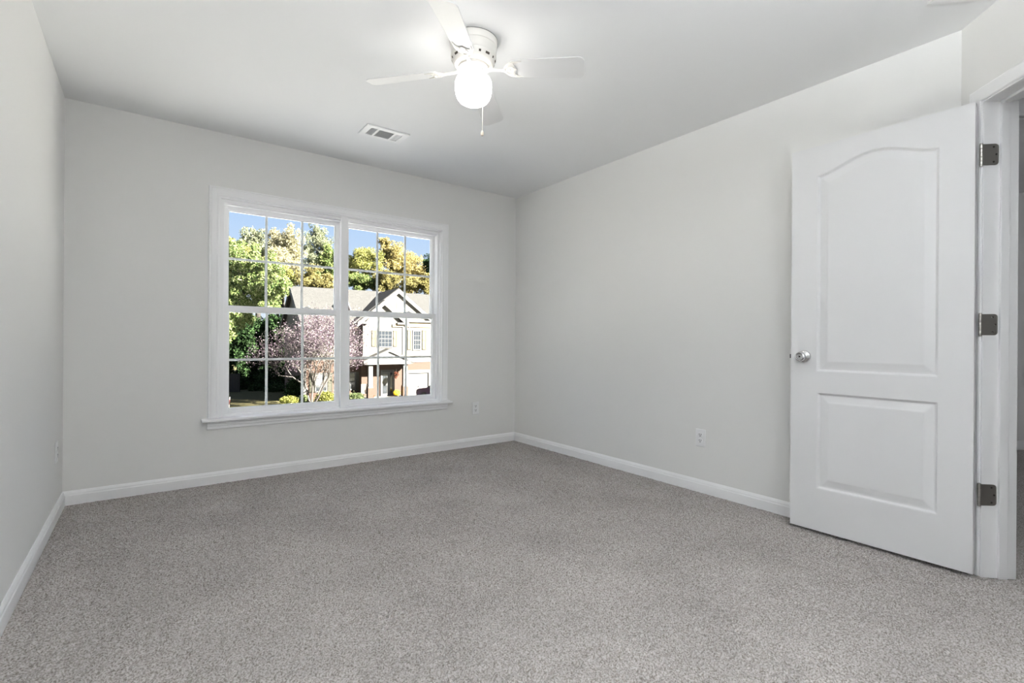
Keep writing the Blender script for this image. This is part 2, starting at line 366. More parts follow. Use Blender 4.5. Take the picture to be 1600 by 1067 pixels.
b = MB(); b.box(-0.012, 0.002, 0.011, 0.024, 0.912-0.011, 0.912+0.011); b.build('latch_bolt', mat('latch_metal', (0.12, 0.12, 0.12, 1), 0.35, metal=1.0), dr, bevel=0.002)
# hinges: barrel beside the door edge and a round-cornered leaf let into the jamb
inv = (Matrix.Translation((F0.x, F0.y, 0.018)) @ Matrix.Rotation(math.atan2(dd.y, dd.x), 4, 'Z')).inverted()
for zc in (1.818, 1.087, 0.355):
    hgo = empty('hinge', (0, 0, 0), 0, dr)
    b = MB(); n_ = 6; hw, hz, cr = 0.054, 0.0455, 0.014; poly = [(-0.008, -hz), (-0.008, hz)]
    poly += [(hw-cr+cr*math.sin(a), hz-cr+cr*math.cos(a)) for a in [i*PI/2/n_ for i in range(n_+1)]]
    poly += [(hw-cr+cr*math.cos(a), -hz+cr-cr*math.sin(a)) for a in [i*PI/2/n_ for i in range(n_+1)]]
    b.prism(poly, JS-0.001, JS+0.0025, lambda u, v, w: inv @ dg(w, u, zc+v))
    b.build('hinge_leaf', NICKEL, hgo, bevel=0.0006)
    b = MB()
    for (e_, dz) in ((0.034, 0.032), (0.044, 0.0), (0.034, -0.032)):
        b.lathe([(0.0042, 0), (0.0036, 0.0012), (0.0010, 0.0008)], c=(0, 0, 0), n=12)
        c_ = inv @ dg(JS+0.0025, e_, zc+dz); mloc = Matrix.Translation(c_) @ (inv.to_3x3() @ Vector((-Q, -Q, 0))).to_track_quat('Z', 'Y').to_matrix().to_4x4()
        k = len(b.v)-36
        for i in range(k, len(b.v)): b.v[i] = tuple(mloc @ Vector(b.v[i]))
    b.build('screw', mat('screw_dark', (0.15, 0.14, 0.13, 1), 0.4, metal=1.0), hgo, smooth=True)
    b = MB(); pc = inv @ dg(JS+0.001, -0.0125, zc)
    for k in range(5):
        z0 = pc.z-0.0455+k*0.0182; b.lathe([(0.0062, z0+0.0006), (0.0066, z0+0.002), (0.0066, z0+0.0165), (0.0062, z0+0.0178)], c=(pc.x, pc.y, 0), n=16)
    b.lathe([(0.0030, pc.z-0.050), (0.0058, pc.z-0.0488), (0.0058, pc.z-0.046)], c=(pc.x, pc.y, 0), n=16); b.lathe([(0.0058, pc.z+0.046), (0.0058, pc.z+0.0488), (0.0030, pc.z+0.050)], c=(pc.x, pc.y, 0), n=16)
    b.build('hinge_barrel', NICKEL, hgo, smooth=True)

# ------------------------------------------------------------------ window
wn = empty('window_1', (0, 0, 0)); struct(wn, 'white twin double-hung window with grids in the far wall', 'window')
CASW = [(0, 0), (0, 0.010), (0.004, 0.014), (0.012, 0.014), (0.016, 0.0125), (0.022, 0.0145), (0.044, 0.0175), (0.049, 0.0155), (0.053, 0.0185), (0.060, 0.0185), (0.063, 0.013), (0.063, 0)]
ci0, ci1, czt, czb = -2.574, -0.838, 1.996, 0.455
b = MB(); b.sweep([(ci1, czb), (ci1, czt), (ci0, czt), (ci0, czb)], [(-o, h) for o, h in CASW], lambda u, v, h: Vector((u, -h, v)))
b.build('window_casing', TRIM, wn, smooth=True, angle=20)
b = MB()       # stool with rounded nose and horns
nose = [(0.10, 0.431), (0.10, 0.453), (-0.050, 0.453), (-0.0555, 0.450), (-0.057, 0.442), (-0.0555, 0.434), (-0.050, 0.431)]
b.prism([(y, z) for y, z in nose if y < 0.05] + [(0.0, 0.431), (0.0, 0.453)][::-1], -2.672, -0.744, lambda u, v, w: Vector((w, u, v)))
b.box(WX0, WX1, 0.0, 0.10, 0.431, 0.453)
b.build('window_stool', TRIM, wn, smooth=True, angle=30)
b = MB(); ap = [(0, 0.376), (-0.010, 0.376), (-0.013, 0.380), (-0.0135, 0.397), (-0.0165, 0.401), (-0.0165, 0.416), (-0.0185, 0.420), (-0.0185, 0.431), (0, 0.431)]
b.prism(ap, -2.640, -0.774, lambda u, v, w: Vector((w, u, v)))
b.build('window_apron', TRIM, wn)
# jamb extension lining the opening
b = MB(); b.box(WX0, WX0+0.012, 0.0, 0.10, 0.453, WZ1); b.box(WX1-0.012, WX1, 0.0, 0.10, 0.453, WZ1); b.box(WX0+0.012, WX1-0.012, 0.0, 0.10, WZ1-0.012, WZ1)
b.build('jamb_liner', TRIM, wn)
XM = -1.7065
for (x0, x1) in ((WX0+0.012, XM), (XM, WX1-0.012)):
    z0, z1 = 0.453, WZ1-0.012
    fu = empty('window_unit', (0, 0, 0), 0, wn)
    b = MB()
    for xa, xb in ((x0, x0+0.022), (x1-0.022, x1)):
        b.box(xa, xb, 0.020, 0.118, z0, z1)
    b.box(x0+0.022, x1-0.022, 0.020, 0.118, z1-0.024, z1); b.box(x0+0.022, x1-0.022, 0.020, 0.118, z0, z0+0.016)
    b.box(x0+0.022, x1-0.022, 0.032, 0.05, z1-0.036, z1-0.024)
    b.build('window_frame', VINYL, fu, bevel=0.0015)
    def sash(name, y0, y1, za, zb, st, rt, rb, grid_y):
        a0, a1 = x0+0.022, x1-0.022
        b = MB(); b.box(a0, a0+st, y0, y1, za, zb); b.box(a1-st, a1, y0, y1, za, zb); b.box(a0+st, a1-st, y0, y1, zb-rt, zb); b.box(a0+st, a1-st, y0, y1, za, za+rb)
        # glazing bead, set back a little
        g = 0.008
        b.box(a0+st, a0+st+g, y0+0.010, y1-0.004, za+rb, zb-rt); b.box(a1-st-g, a1-st, y0+0.010, y1-0.004, za+rb, zb-rt); b.box(a0+st+g, a1-st-g, y0+0.010, y1-0.004, zb-rt-g, zb-rt); b.box(a0+st+g, a1-st-g, y0+0.010, y1-0.004, za+rb, za+rb+g)
        so = b.build(name, VINYL, fu, bevel=0.0012)
        ga0, ga1, gz0, gz1 = a0+st, a1-st, za+rb, zb-rt
        b = MB(); mw = 0.0085
        for k in (1, 2): xx = ga0+(ga1-ga0)*k/3; b.box(xx-mw, xx+mw, grid_y-0.003, grid_y+0.003, gz0, gz1)
        zz = (gz0+gz1)/2; b.box(ga0, ga1, grid_y-0.0028, grid_y+0.0028, zz-mw, zz+mw)
        go = b.build('grid', VINYL, fu)
        b = MB(); b.box(ga0+0.002, ga1-0.002, grid_y-0.0065, grid_y-0.0055, gz0+0.002, gz1-0.002)
        b.build('pane', GLASS, fu)
    sash('upper_sash', 0.078, 0.106, 1.200, z1-0.024, 0.028, 0.034, 0.036, 0.094)
    sash('lower_sash', 0.044, 0.072, z0+0.016, 1.240, 0.030, 0.038, 0.034, 0.060)
    lx = -1.980 if x0 < XM-0.1 else -1.131
    b = MB(); b.box(lx-0.030, lx+0.030, 0.046, 0.070, 1.240, 1.246); b.lathe([(0.012, 1.246), (0.012, 1.252), (0.008, 1.256)], c=(lx, 0.058, 0), n=16); b.prism([(-0.030, 1.246), (0.012, 1.246), (0.012, 1.254), (-0.006, 1.254)], 0.049, 0.060, lambda u, v, w: Vector((lx+u, w, v)))
    b.build('sash_lock', VINYL, fu)
b = MB(); b.box(XM-0.028, XM+0.028, 0.006, 0.030, 0.453, WZ1-0.010); b.build('mullion', VINYL, wn, bevel=0.002)

# ------------------------------------------------------------------ outlets
def outlet(loc, rz, label, detail=True):
    t_ = empty('wall_outlet', loc, rz); tag(t_, label, 'outlet', 'white wall outlets')
    b = MB(); b.box(-0.036, 0.036, -0.006, 0.0, -0.0585, 0.0585); b.build('cover_plate', PLATE, t_, bevel=0.003)
    for dz in (0.0195, -0.0195):
        b = MB(); poly = [(0.0168*math.cos(a), max(-0.0140, min(0.0140, 0.0185*math.sin(a)))) for a in [i*2*PI/28 for i in range(28)]]
        b.prism([(x, dz+z) for x, z in poly], -0.0085, -0.004, lambda u, v, w: Vector((u, w, v)))
        ro = b.build('receptacle', PLATE, t_, bevel=0.0005)
        b = MB()
        for sx in (-0.0064, 0.0064): b.box(sx-0.0017, sx+0.0017, -0.0090, -0.0080, dz-0.0005, dz+0.0092)
        b.lathe([(0.0034, -0.0090), (0.0034, -0.0080)], c=(0, 0, 0), n=12, m=Matrix.Translation((0, 0, dz-0.0068)) @ Matrix.Rotation(R(-90), 4, 'X'))
        b.build('slots', DARK, ro)
    b = MB(); b.lathe([(0.003, 0.006), (0.002, 0.0072)], n=12, m=my); b.build('plate_screw', PLATE, t_)
    return t_
outlet((-0.466, 0, 0.357), 0, 'white wall outlet on the far wall just right of the window')
outlet((0, -2.096, 0.361), -PI/2, 'white wall outlet on the long wall left of the open door')
outlet((XL, -0.281, 0.370), PI/2, 'white wall plate on the left edge wall, seen almost edge-on')

# ------------------------------------------------------------------ ceiling registers
def register(loc, rz, label):
    t_ = empty('ceiling_vent', loc, rz); tag(t_, label, 'vent', 'white ceiling registers')
    L, D = 0.150, 0.100
    secs = [(-0.112, -0.066), (-0.052, 0.052), (0.066, 0.112)]; y0, y1 = -0.060, 0.060
    b = MB()
    def lip(xa, xb, ya, yb): b.box(xa, xb, ya, yb, -0.0075, -0.0025)
    lip(-L+0.006, secs[0][0], -D+0.006, D-0.006); lip(secs[2][1], L-0.006, -D+0.006, D-0.006); lip(secs[0][0], secs[2][1], y1, D-0.006); lip(secs[0][0], secs[2][1], -D+0.006, y0)
    lip(secs[0][1], secs[1][0], y0, y1); lip(secs[1][1], secs[2][0], y0, y1)
    for xa, xb, ya, yb in ((-L, L, D-0.007, D), (-L, L, -D, -D+0.007), (-L, -L+0.007, -D+0.007, D-0.007), (L-0.007, L, -D+0.007, D-0.007)): b.box(xa, xb, ya, yb, -0.0060, 0.0)
    b.build('vent_frame', REG, t_)
    b = MB(); b.box(-0.118, 0.118, -0.066, 0.066, -0.0006, 0.0004); b.build('duct_opening', mat('duct_grey', (0.66, 0.66, 0.66, 1), 0.8), t_)
    for si, (xa, xb) in enumerate(secs):
        b = MB()
        if si == 1:
            for k in range(12):
                yy = y0+0.005+k*0.0100; m_ = Matrix.Translation((0, yy, -0.0040)) @ Matrix.Rotation(R(30), 4, 'X'); b.box(xa, xb, -0.0049, 0.0049, -0.0004, 0.0004, m_)
        else:
            for k in range(5):
                xx = xa+0.0046+k*0.0092; m_ = Matrix.Translation((xx, 0, -0.0040)) @ Matrix.Rotation(R(-40 if si == 0 else -14), 4, 'Y'); b.box(-0.0044, 0.0044, y0, y1, -0.0004, 0.0004, m_)
        b.build('louvers', REG, t_)
    return t_
register((-1.659, -0.683, H), 0, 'white three-section ceiling vent near the window')
register((-0.348-0.15*Q+0.10*Q, -3.366-0.15*Q-0.10*Q, H), R(45), 'white ceiling vent at the top edge of the photo near the door')

# ------------------------------------------------------------------ unseen torchiere added behind the camera as fill, throwing its light on the ceiling
dm = empty('fill_lamp', (-2.75, -4.85, 0)); tag(dm, 'unseen nickel torchiere added behind the camera as fill light', 'floor lamp')
b = MB(); b.lathe([(0.001, 0), (0.15, 0), (0.15, 0.012), (0.13, 0.022), (0.03, 0.03), (0.001, 0.03)], n=40); b.build('base', NICKEL, dm, smooth=True)
b = MB(); b.lathe([(0.014, 0.02), (0.014, 1.62), (0.02, 1.64), (0.02, 1.66), (0.014, 1.67)], n=20); b.build('pole', NICKEL, dm, smooth=True)
b = MB(); b.lathe([(0.03, 1.66), (0.09, 1.675), (0.16, 1.72), (0.205, 1.79), (0.200, 1.795), (0.155, 1.73), (0.08, 1.69), (0.001, 1.685)], n=48, caps=False); b.build('lamp_shade', NICKEL, dm, smooth=True)
b = MB(); b.lathe([(0.001, 1.765), (0.10, 1.762), (0.150, 1.745), (0.150, 1.735), (0.001, 1.735)], n=40, caps=False); b.build('light_diffuser', mat('lit_diffuser', (0.95, 0.95, 0.95, 1), 0.3, emit=((0.94, 0.975, 1.0, 1), FILL_STRENGTH)), dm, smooth=True)
# ------------------------------------------------------------------ ceiling fan
FC = Vector((-1.725, -1.97, H))
fan = empty('ceiling_fan', FC); tag(fan, 'white four-blade hugger ceiling fan with a lit round globe', 'ceiling fan')
b = MB(); b.lathe([(0.104, 0.0), (0.1135, -0.001), (0.1140, -0.004), (0.1125, -0.033), (0.1102, -0.036), (0.1085, -0.074), (0.1100, -0.078), (0.1085, -0.083), (0.0985, -0.108), (0.090, -0.117), (0.074, -0.122), (0.02, -0.122)], n=64, caps=False)
hs_ = b.build('motor_housing', FANW, fan, smooth=True, angle=25)
b = MB(); b.lathe([(0.1150, -0.0002), (0.1150, -0.0032)], n=48, caps=False); b.build('ceiling_gasket', mat('gasket_grey', (0.20, 0.19, 0.18, 1), 0.7), fan)
SLOT = mat('slot_brown', (0.06, 0.05, 0.04, 1), 0.9)
for k in range(16):      # vent slots round the lower bell: alternating long and short
    b = MB()
    a = 2*PI*k/16+0.12; half = 0.11 if k % 2 == 0 else 0.05
    r0, z0, r1, z1 = 0.1050, -0.0917, 0.1012, -0.1012
    n_ = 6; ring1 = []; ring2 = []
    for i in range(n_+1):
        aa = a-half+2*half*i/n_; ring1.append(Vector(((r0+0.0012)*math.cos(aa), (r0+0.0012)*math.sin(aa), z0))); ring2.append(Vector(((r1+0.0012)*math.cos(aa), (r1+0.0012)*math.sin(aa), z1)))
    b.loft([ring1, ring2], closed=False); b.build('vent_slot', SLOT, hs_)
b = MB(); b.lathe([(0.070, -0.121), (0.072, -0.124), (0.072, -0.134), (0.066, -0.137), (0.03, -0.137)], n=48, caps=False); b.build('flywheel', FANW, fan, smooth=True)
b = MB(); b.lathe([(0.030, -0.122), (0.046, -0.126), (0.047, -0.130), (0.047, -0.153), (0.049, -0.155), (0.054, -0.157), (0.055, -0.166), (0.050, -0.168), (0.03, -0.168)], n=48, caps=False); sh = b.build('switch_housing', FANW, fan, smooth=True)
for k in range(3):
    a = 2*PI*k/3+0.6
    b = MB(); b.tube([(0.053*math.cos(a), 0.053*math.sin(a), -0.161), (0.064*math.cos(a), 0.064*math.sin(a), -0.161), (0.0645*math.cos(a), 0.0645*math.sin(a), -0.161), (0.070*math.cos(a), 0.070*math.sin(a), -0.161)], [0.0025, 0.0025, 0.005, 0.0045], 12)
    b.build('thumb_screw', FANW, sh, smooth=True)
GLOBE = mat('lit_globe', (0.95, 0.94, 0.92, 1), 0.3, emit=((1.0, 0.965, 0.92, 1), GLOBE_STRENGTH))
b = MB(); b.lathe([(0.046, -0.1635), (0.052, -0.1665), (0.068, -0.172), (0.0815, -0.183), (0.0875, -0.199), (0.0885, -0.216), (0.0875, -0.236), (0.0845, -0.255), (0.078, -0.273), (0.067, -0.287), (0.050, -0.297), (0.028, -0.3025), (0.0005, -0.304)], n=48)
b.build('light_globe', GLOBE, fan, smooth=True, angle=60)
# pull chain: from the switch housing, over the globe's shoulder and straight down
ca = Vector((0.87, 0.50, 0)).normalized(); pts = [(ca.x*r_, ca.y*r_, z) for r_, z in ((0.047, -0.146), (0.062, -0.145), (0.080, -0.152), (0.0925, -0.178), (0.0945, -0.212), (0.0945, -0.300), (0.0945, -0.395))]
b = MB(); b.tube(pts, 0.0011, 6)
pc = b.build('pull_chain', mat('chain_metal', (0.55, 0.52, 0.46, 1), 0.35, metal=1.0), fan)
b = MB(); b.lathe([(0.0015, -0.390), (0.004, -0.394), (0.0075, -0.402), (0.0082, -0.408), (0.0065, -0.415), (0.001, -0.418)], c=(ca.x*0.0945, ca.y*0.0945, 0), n=16); b.build('pull_knob', mat('pull_knob_wood', (0.42, 0.36, 0.30, 1), 0.5), pc, smooth=True)
def blade_outline():
    pts = []; r0, r1, w0, w1, c = 0.175, 0.530, 0.050, 0.061, 0.030
    def hw(r_): return w0+(w1-w0)*(r_-r0)/(r1-r0)
    low = [(r0, -0.020), (r0+0.006, -w0*0.86), (r0+0.03, -hw(r0+0.03))]
    tip = [(r1-c+c*math.sin(a), -(hw(r1)-c)-c*math.cos(a)) for a in [i*PI/2/6 for i in range(7)]]
    half = low+tip
    return half+[(x, -y) for x, y in half[::-1]]
BO = blade_outline()
def blade(rz):
    bm_ = Matrix.Rotation(rz, 4, 'Z') @ Matrix.Translation((0, 0, -0.133)) @ Matrix.Rotation(R(3.0), 4, 'Y')
    pit = Matrix.Rotation(R(-16), 4, 'X')
    b = MB(); b.prism(BO, -0.0028, 0.0028, lambda u, v, w: bm_ @ (pit @ Vector((u, v, w))))
    bo = b.build('blade', BLADE, fan, bevel=0.0012)
    b = MB()   # decorative iron: stem, oval plate under the blade root with scrolled arms
    b.loft([[bm_ @ Vector((r_, s*wd, z)) for s, z in ((-1, zz-0.003), (1, zz-0.003), (1, zz+0.003), (-1, zz+0.003))] for r_, wd, zz in ((0.055, 0.011, -0.003), (0.085, 0.009, -0.004), (0.115, 0.007, -0.006), (0.145, 0.008, -0.008), (0.155, 0.012, -0.008))], True, True)
    def onb(u, v, w): return bm_ @ (pit @ Vector((u, v, w-0.0052)))
    outl = [(0.150, -0.012), (0.158, -0.026), (0.172, -0.038), (0.190, -0.044), (0.216, -0.0455), (0.236, -0.043), (0.222, -0.039), (0.206, -0.032), (0.200, -0.020), (0.206, -0.010), (0.212, 0.0)]
    outl = outl+[(x, -y) for x, y in outl[::-1][1:]]
    b.prism(outl, -0.0024, 0.0022, onb)
    bi = b.build('blade_iron', FANW, bo, smooth=False, bevel=0.0010)
    b = MB()
    for (u, v) in ((0.178, 0.0), (0.196, -0.032), (0.196, 0.032)):
        m_ = bm_ @ pit @ Matrix.Translation((u, v, -0.0076)) @ Matrix.Rotation(PI, 4, 'X'); b.lathe([(0.0042, 0), (0.003, 0.0018), (0.0005, 0.002)], n=10, m=m_)
    for sgn in (-1, 1):
        b.tube([onb(0.160, sgn*0.010, -0.003), onb(0.172, sgn*0.022, -0.003), onb(0.190, sgn*0.020, -0.003), onb(0.198, sgn*0.010, -0.003)], 0.0022, 6)
    return bo, b.build('iron_scroll', FANW, bo, smooth=True)
for k in range(4): blade(R(45+90*k))

# ================================================================== OUTSIDE
GZ = -3.9
ALB = 0.050
def X(r, g, b): return (r*ALB, g*ALB, b*ALB, 1)     # paint and roofing under full sun
GRASS = mat('lawn_grass', (0.040, 0.038, 0.017, 1), 0.95, spec=0.1, noise=(3.0, (0.074, 0.066, 0.033, 1), 0.25), bump=(60, 0.8, 0.05))
b = MB(); b.box(-60, 90, 0.2, 140, GZ-0.3, GZ)
tag(b.build('lawn', GRASS), 'grassy front yard across the street', 'lawn', kind='structure')
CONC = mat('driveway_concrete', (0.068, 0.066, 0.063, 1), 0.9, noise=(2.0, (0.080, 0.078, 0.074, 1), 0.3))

# unseen pale ground slab, added so its sunlit bounce lights the bedroom ceiling
PALE = mat('bounce_concrete', (0.86, 0.88, 0.90, 1), 0.9, noise=(0.8, (0.80, 0.82, 0.84, 1), 0.3))
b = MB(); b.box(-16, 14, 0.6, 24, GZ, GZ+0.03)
tag(b.build('driveway', PALE), 'unseen pale slab added below the bedroom window to bounce sunlight', 'driveway', kind='structure')
HO = Vector((13.18, 36.42, GZ)); HA = R(-3)
house = empty('house', HO, HA); tag(house, 'two-storey cream and brick house with gables across the street', 'house')
CREAM = linemat('cream_siding', X(0.84, 0.78, 0.62), X(0.66, 0.60, 0.46), 0.16, duty=0.08)
WHITE = mat('house_white', X(1.0, 0.99, 0.97), 0.6)
TANB = mat('house_tan', X(1.9, 1.4, 0.72), 0.7)
SHUT = mat('shutter_tan', X(0.76, 0.56, 0.17), 0.6)
OLIVE = mat('shutter_olive', X(0.22, 0.21, 0.06), 0.6)
BRICK = brickmat('house_brick', X(0.56, 0.25, 0.145), X(0.68, 0.35, 0.21), X(0.74, 0.62, 0.50), 4.5)
ROOF = mat('roof_shingle', (0.0225, 0.0225, 0.0225, 1), 0.95, spec=0.1, noise=(9, (0.039, 0.0388, 0.0386, 1), 0.2))
HGL = mat('house_glass', (0.016, 0.019, 0.023, 1), 0.08, spec=0.8)
def hb(name, m_, boxes, parent=house, bevel=0):
    b = MB()
    for (s0, s1, d0, d1, z0, z1) in boxes: b.box(s0, s1, -d1, -d0, z0, z1)
    return b.build(name, m_, parent, bevel=bevel)
def sdz(s, z, d): return Vector((s, -d, z))
hb('brick_wall', BRICK, [(-6.35, 6.8, -9, 0, 0, 3.2)])
b = MB(); b.box(-6.4, 6.85, 0, 9, 3.2, 6.05); b.prism([(-0.0, 6.0), (9.0, 6.0), (4.5, 9.1)], -6.4, 6.85, lambda u, v, w: Vector((w, u, v)))
b.box(-2.1, 1.35, -1.0, 0.0, 3.1, 6.1); b.prism([(-2.1, 6.1), (1.35, 6.1), (-0.375, 7.95)], -0.2, 1.0, sdz)
b.box(1.35, 4.45, -0.6, 0.0, 2.95, 6.1); b.prism([(-2.3, 6.1), (4.45, 6.1), (1.0, 9.0)], -1.0, 0.6, sdz)
b.build('siding_wall', CREAM, house)
# roofs: slabs along both slopes
def gable_roof(b, c, half, ez, pk, d0, d1, th=0.10):
    b.prism([(c-half, ez), (c, pk), (c+half, ez), (c+half, ez-th), (c, pk-th), (c-half, ez-th)], d0, d1, sdz)
b = MB(); b.prism([(-0.40, 6.12), (4.5, 9.42), (9.4, 6.12), (9.4, 6.0), (4.5, 9.30), (-0.4, 6.0)], -6.72, 7.2, lambda u, v, w: Vector((w, u, v)))
b.build('roof', ROOF, house)
b = MB(); gable_roof(b, 1.0, 3.85, 6.25, 9.31, -4.4, 0.74); b.build('gable_roof', ROOF, house)
b = MB(); gable_roof(b, -0.375, 2.2, 6.32, 8.20, -2.6, 1.18); b.build('gable_roof', ROOF, house)
b = MB(); gable_roof(b, -0.20, 2.10, 3.20, 4.16, -0.1, 1.98, 0.07); b.build('porch_roof', ROOF, house)
def rake(c, half, ez, pk, d0, d1, wd, parent=house):
    b = MB(); k = (pk-ez)/half
    b.prism([(c-half, ez), (c, pk), (c+half, ez), (c+half, ez-wd), (c, pk-wd*1.1), (c-half, ez-wd)], d0, d1, sdz); return b.build('rake_board', WHITE, parent)
rake(1.0, 3.85, 6.16, 9.22, 0.70, 0.80, 0.34); rake(-0.375, 2.2, 6.23, 8.11, 1.14, 1.24, 0.32); rake(-0.20, 2.10, 3.14, 4.10, 1.9, 2.0, 0.16)
hb('fascia', WHITE, [(-6.72, -2.6, 0.36, 0.44, 5.90, 6.10)]); hb('fascia', WHITE, [(4.5, 7.2, 0.36, 0.44, 5.90, 6.10)])
b = MB(); b.prism([(-0.4, 6.02), (4.5, 9.32), (9.4, 6.02), (9.4, 5.80), (4.5, 9.10), (-0.4, 5.80)], -6.76, -6.66, lambda u, v, w: Vector((w, u, v))); b.build('rake_board', WHITE, house)
hb('soffit', TANB, [(-6.6, -2.3, 0.0, 0.38, 5.86, 5.92)])
for bx in [(1.40, 4.85, 0.58, 0.80, 6.42, 6.58), (0.75, 1.55, 0.98, 1.22, 6.18, 6.34), (-2.55, -1.75, 0.98, 1.22, 6.18, 6.34)]: hb('cornice_return', WHITE, [bx])
for bx in [(1.36, 4.5, 0.58, 0.66, 6.0, 6.44), (0.35, 1.32, 0.98, 1.08, 5.98, 6.2), (-6.35, -2.2, 0.0, 0.05, 5.55, 5.88)]: hb('frieze_board', TANB, [bx])
hb('belt_board', TANB, [(1.36, 4.5, 0.58, 0.70, 3.50, 3.62)])
for bx in [(-6.45, -6.20, -0.2, 0.05, 0.0, 5.9), (1.25, 1.40, 0.85, 1.05, 3.1, 6.1)]: hb('corner_board', WHITE, [bx])
hb('garage_header', WHITE, [(1.36, 4.5, 0.55, 0.64, 2.95, 3.5), (1.80, 4.0, 0.52, 0.66, 2.0, 2.28), (1.80, 1.95, 0.40, 0.66, 0, 2.28), (3.82, 4.0, 0.40, 0.66, 0, 2.28)])
hb('brick_wall', BRICK, [(1.36, 4.5, 0.0, 0.60, 2.28, 2.95), (4.0, 4.5, 0.0, 0.60, 0, 2.28), (1.36, 1.80, 0.0, 0.60, 0, 2.28)])
gd = hb('garage_door', linemat('garage_door_panels', X(0.88, 0.88, 0.87), X(0.70, 0.70, 0.70), 0.52, duty=0.04), [(1.95, 3.82, 0.44, 0.58, 0.0, 2.0)])
hb('garage_handle', DARK, [(2.86, 2.94, 0.58, 0.62, 0.78, 0.86)], gd)
def hwin(s0, s1, z0, z1, d, cols, parent=house):
    o = hb('window', WHITE, [(s0, s1, d-0.03, d+0.05, z0, z0+0.10), (s0, s1, d-0.03, d+0.05, z1-0.10, z1), (s0, s0+0.09, d-0.03, d+0.05, z0+0.1, z1-0.1), (s1-0.09, s1, d-0.03, d+0.05, z0+0.1, z1-0.1), (s0+0.09, s1-0.09, d-0.03, d+0.04, (z0+z1)/2-0.03, (z0+z1)/2+0.03)])
    a0, a1 = s0+0.09, s1-0.09
    mu = [(a0+(a1-a0)*k/cols-0.011, a0+(a1-a0)*k/cols+0.011, d+0.02, d+0.028, z0+0.1, z1-0.1) for k in range(1, cols)]
    for f in (0.25, 0.75): zz = z0+0.1+(z1-z0-0.2)*f; mu.append((a0, a1, d+0.02, d+0.028, zz-0.011, zz+0.011))
    hb('muntins', WHITE, mu, o); hb('pane', HGL, [(a0, a1, d+0.005, d+0.018, z0+0.1, z1-0.1)], o)
    return o
def shutter(s0, s1, z0, z1, d, m_):
    zm = (z0+z1)/2
    return hb('shutter', m_, [(s0, s1, d, d+0.03, z0, z1), (s0, s0+0.06, d+0.03, d+0.05, z0, z1), (s1-0.06, s1, d+0.03, d+0.05, z0, z1), (s0, s1, d+0.03, d+0.05, z0, z0+0.08), (s0, s1, d+0.03, d+0.05, z1-0.08, z1), (s0, s1, d+0.03, d+0.05, zm-0.05, zm+0.05)])
hwin(-0.92, 0.38, 4.22, 5.70, 1.0, 4); shutter(-1.36, -1.02, 4.34, 5.66, 1.0, SHUT); shutter(0.44, 0.76, 4.34, 5.66, 1.0, SHUT)
hwin(2.32, 3.10, 3.98, 5.74, 0.6, 3); shutter(1.86, 2.18, 4.05, 5.74, 0.6, SHUT); shutter(3.22, 3.58, 4.05, 5.74, 0.6, SHUT)
hwin(-5.10, -4.02, 4.38, 5.80, 0.0, 3); hwin(-5.55, -4.62, 0.69, 2.21, 0.0, 2); shutter(-4.58, -4.22, 0.69, 2.21, 0.0, OLIVE); shutter(-5.96, -5.60, 0.69, 2.21, 0.0, OLIVE)
hwin(-3.30, -2.36, 0.72, 2.21, 0.0, 2); shutter(-2.33, -1.93, 0.66, 2.21, 0.0, OLIVE)
# entrance
hb('porch_floor', CONC, [(-2.2, 1.5, 0.0, 1.95, 0.0, 0.18), (-0.7, 0.9, 1.95, 2.3, 0.0, 0.09)])
hb('entablature', WHITE, [(-2.25, 1.85, 1.75, 1.98, 2.88, 3.16), (1.6, 1.85, 0.6, 1.98, 2.88, 3.16), (-2.25, -2.0, 0.0, 1.98, 2.88, 3.16)])
b = MB(); b.prism([(-2.0, 3.16), (1.6, 3.16), (-0.2, 3.98)], 1.70, 1.88, sdz); b.build('pediment', WHITE, house)
for s0, s1 in ((-1.88, -1.48), (1.03, 1.44)):
    c = hb('column', WHITE, [(s0+0.03, s1-0.03, 1.45, 1.80, 1.0, 2.88), (s0, s1, 1.42, 1.83, 1.0, 1.10), (s0, s1, 1.42, 1.83, 2.76, 2.88)])
    hb('column_base', BRICK, [(s0-0.02, s1+0.02, 1.40, 1.86, 0.0, 1.0)], c)
hb('porch_railing', WHITE, [(-2.40, -1.90, 1.60, 1.66, 1.25, 1.33), (-2.40, -1.90, 1.60, 1.66, 0.55, 0.62)]+[(-2.40+k*0.1, -2.34+k*0.1, 1.61, 1.65, 0.6, 1.27) for k in range(5)])
hb('brick_wall', BRICK, [(-2.1, 1.36, 0.0, 0.70, 0.0, 3.05)])
dframe = hb('entry_surround', WHITE, [(-0.52, 0.66, 0.70, 0.78, 2.14, 2.34), (-0.52, -0.40, 0.70, 0.78, 0.18, 2.14), (0.12, 0.28, 0.70, 0.78, 0.18, 2.14), (0.50, 0.66, 0.70, 0.78, 0.18, 2.14), (0.28, 0.50, 0.70, 0.76, 0.18, 0.40)])
fd = hb('entry_door', WHITE, [(-0.40, 0.12, 0.70, 0.74, 0.18, 2.14)], dframe)
for bx in ((-0.34, 0.05, 0.74, 0.75, 1.22, 2.02), (-0.34, 0.05, 0.74, 0.75, 0.38, 1.06), (0.30, 0.48, 0.72, 0.74, 0.42, 2.12)): hb('pane', HGL, [bx], dframe)
hb('transom', DARK, [(-0.40, 0.50, 0.78, 0.79, 2.20, 2.30)], dframe)
b = MB(); b.prism([(-3.40, 7.0), (-2.46, 7.0), (-2.93, 8.25)], -2.8, -0.95, sdz); do = b.build('dormer', mat('dormer_dark', (0.004, 0.004, 0.005, 1), 0.8), house)
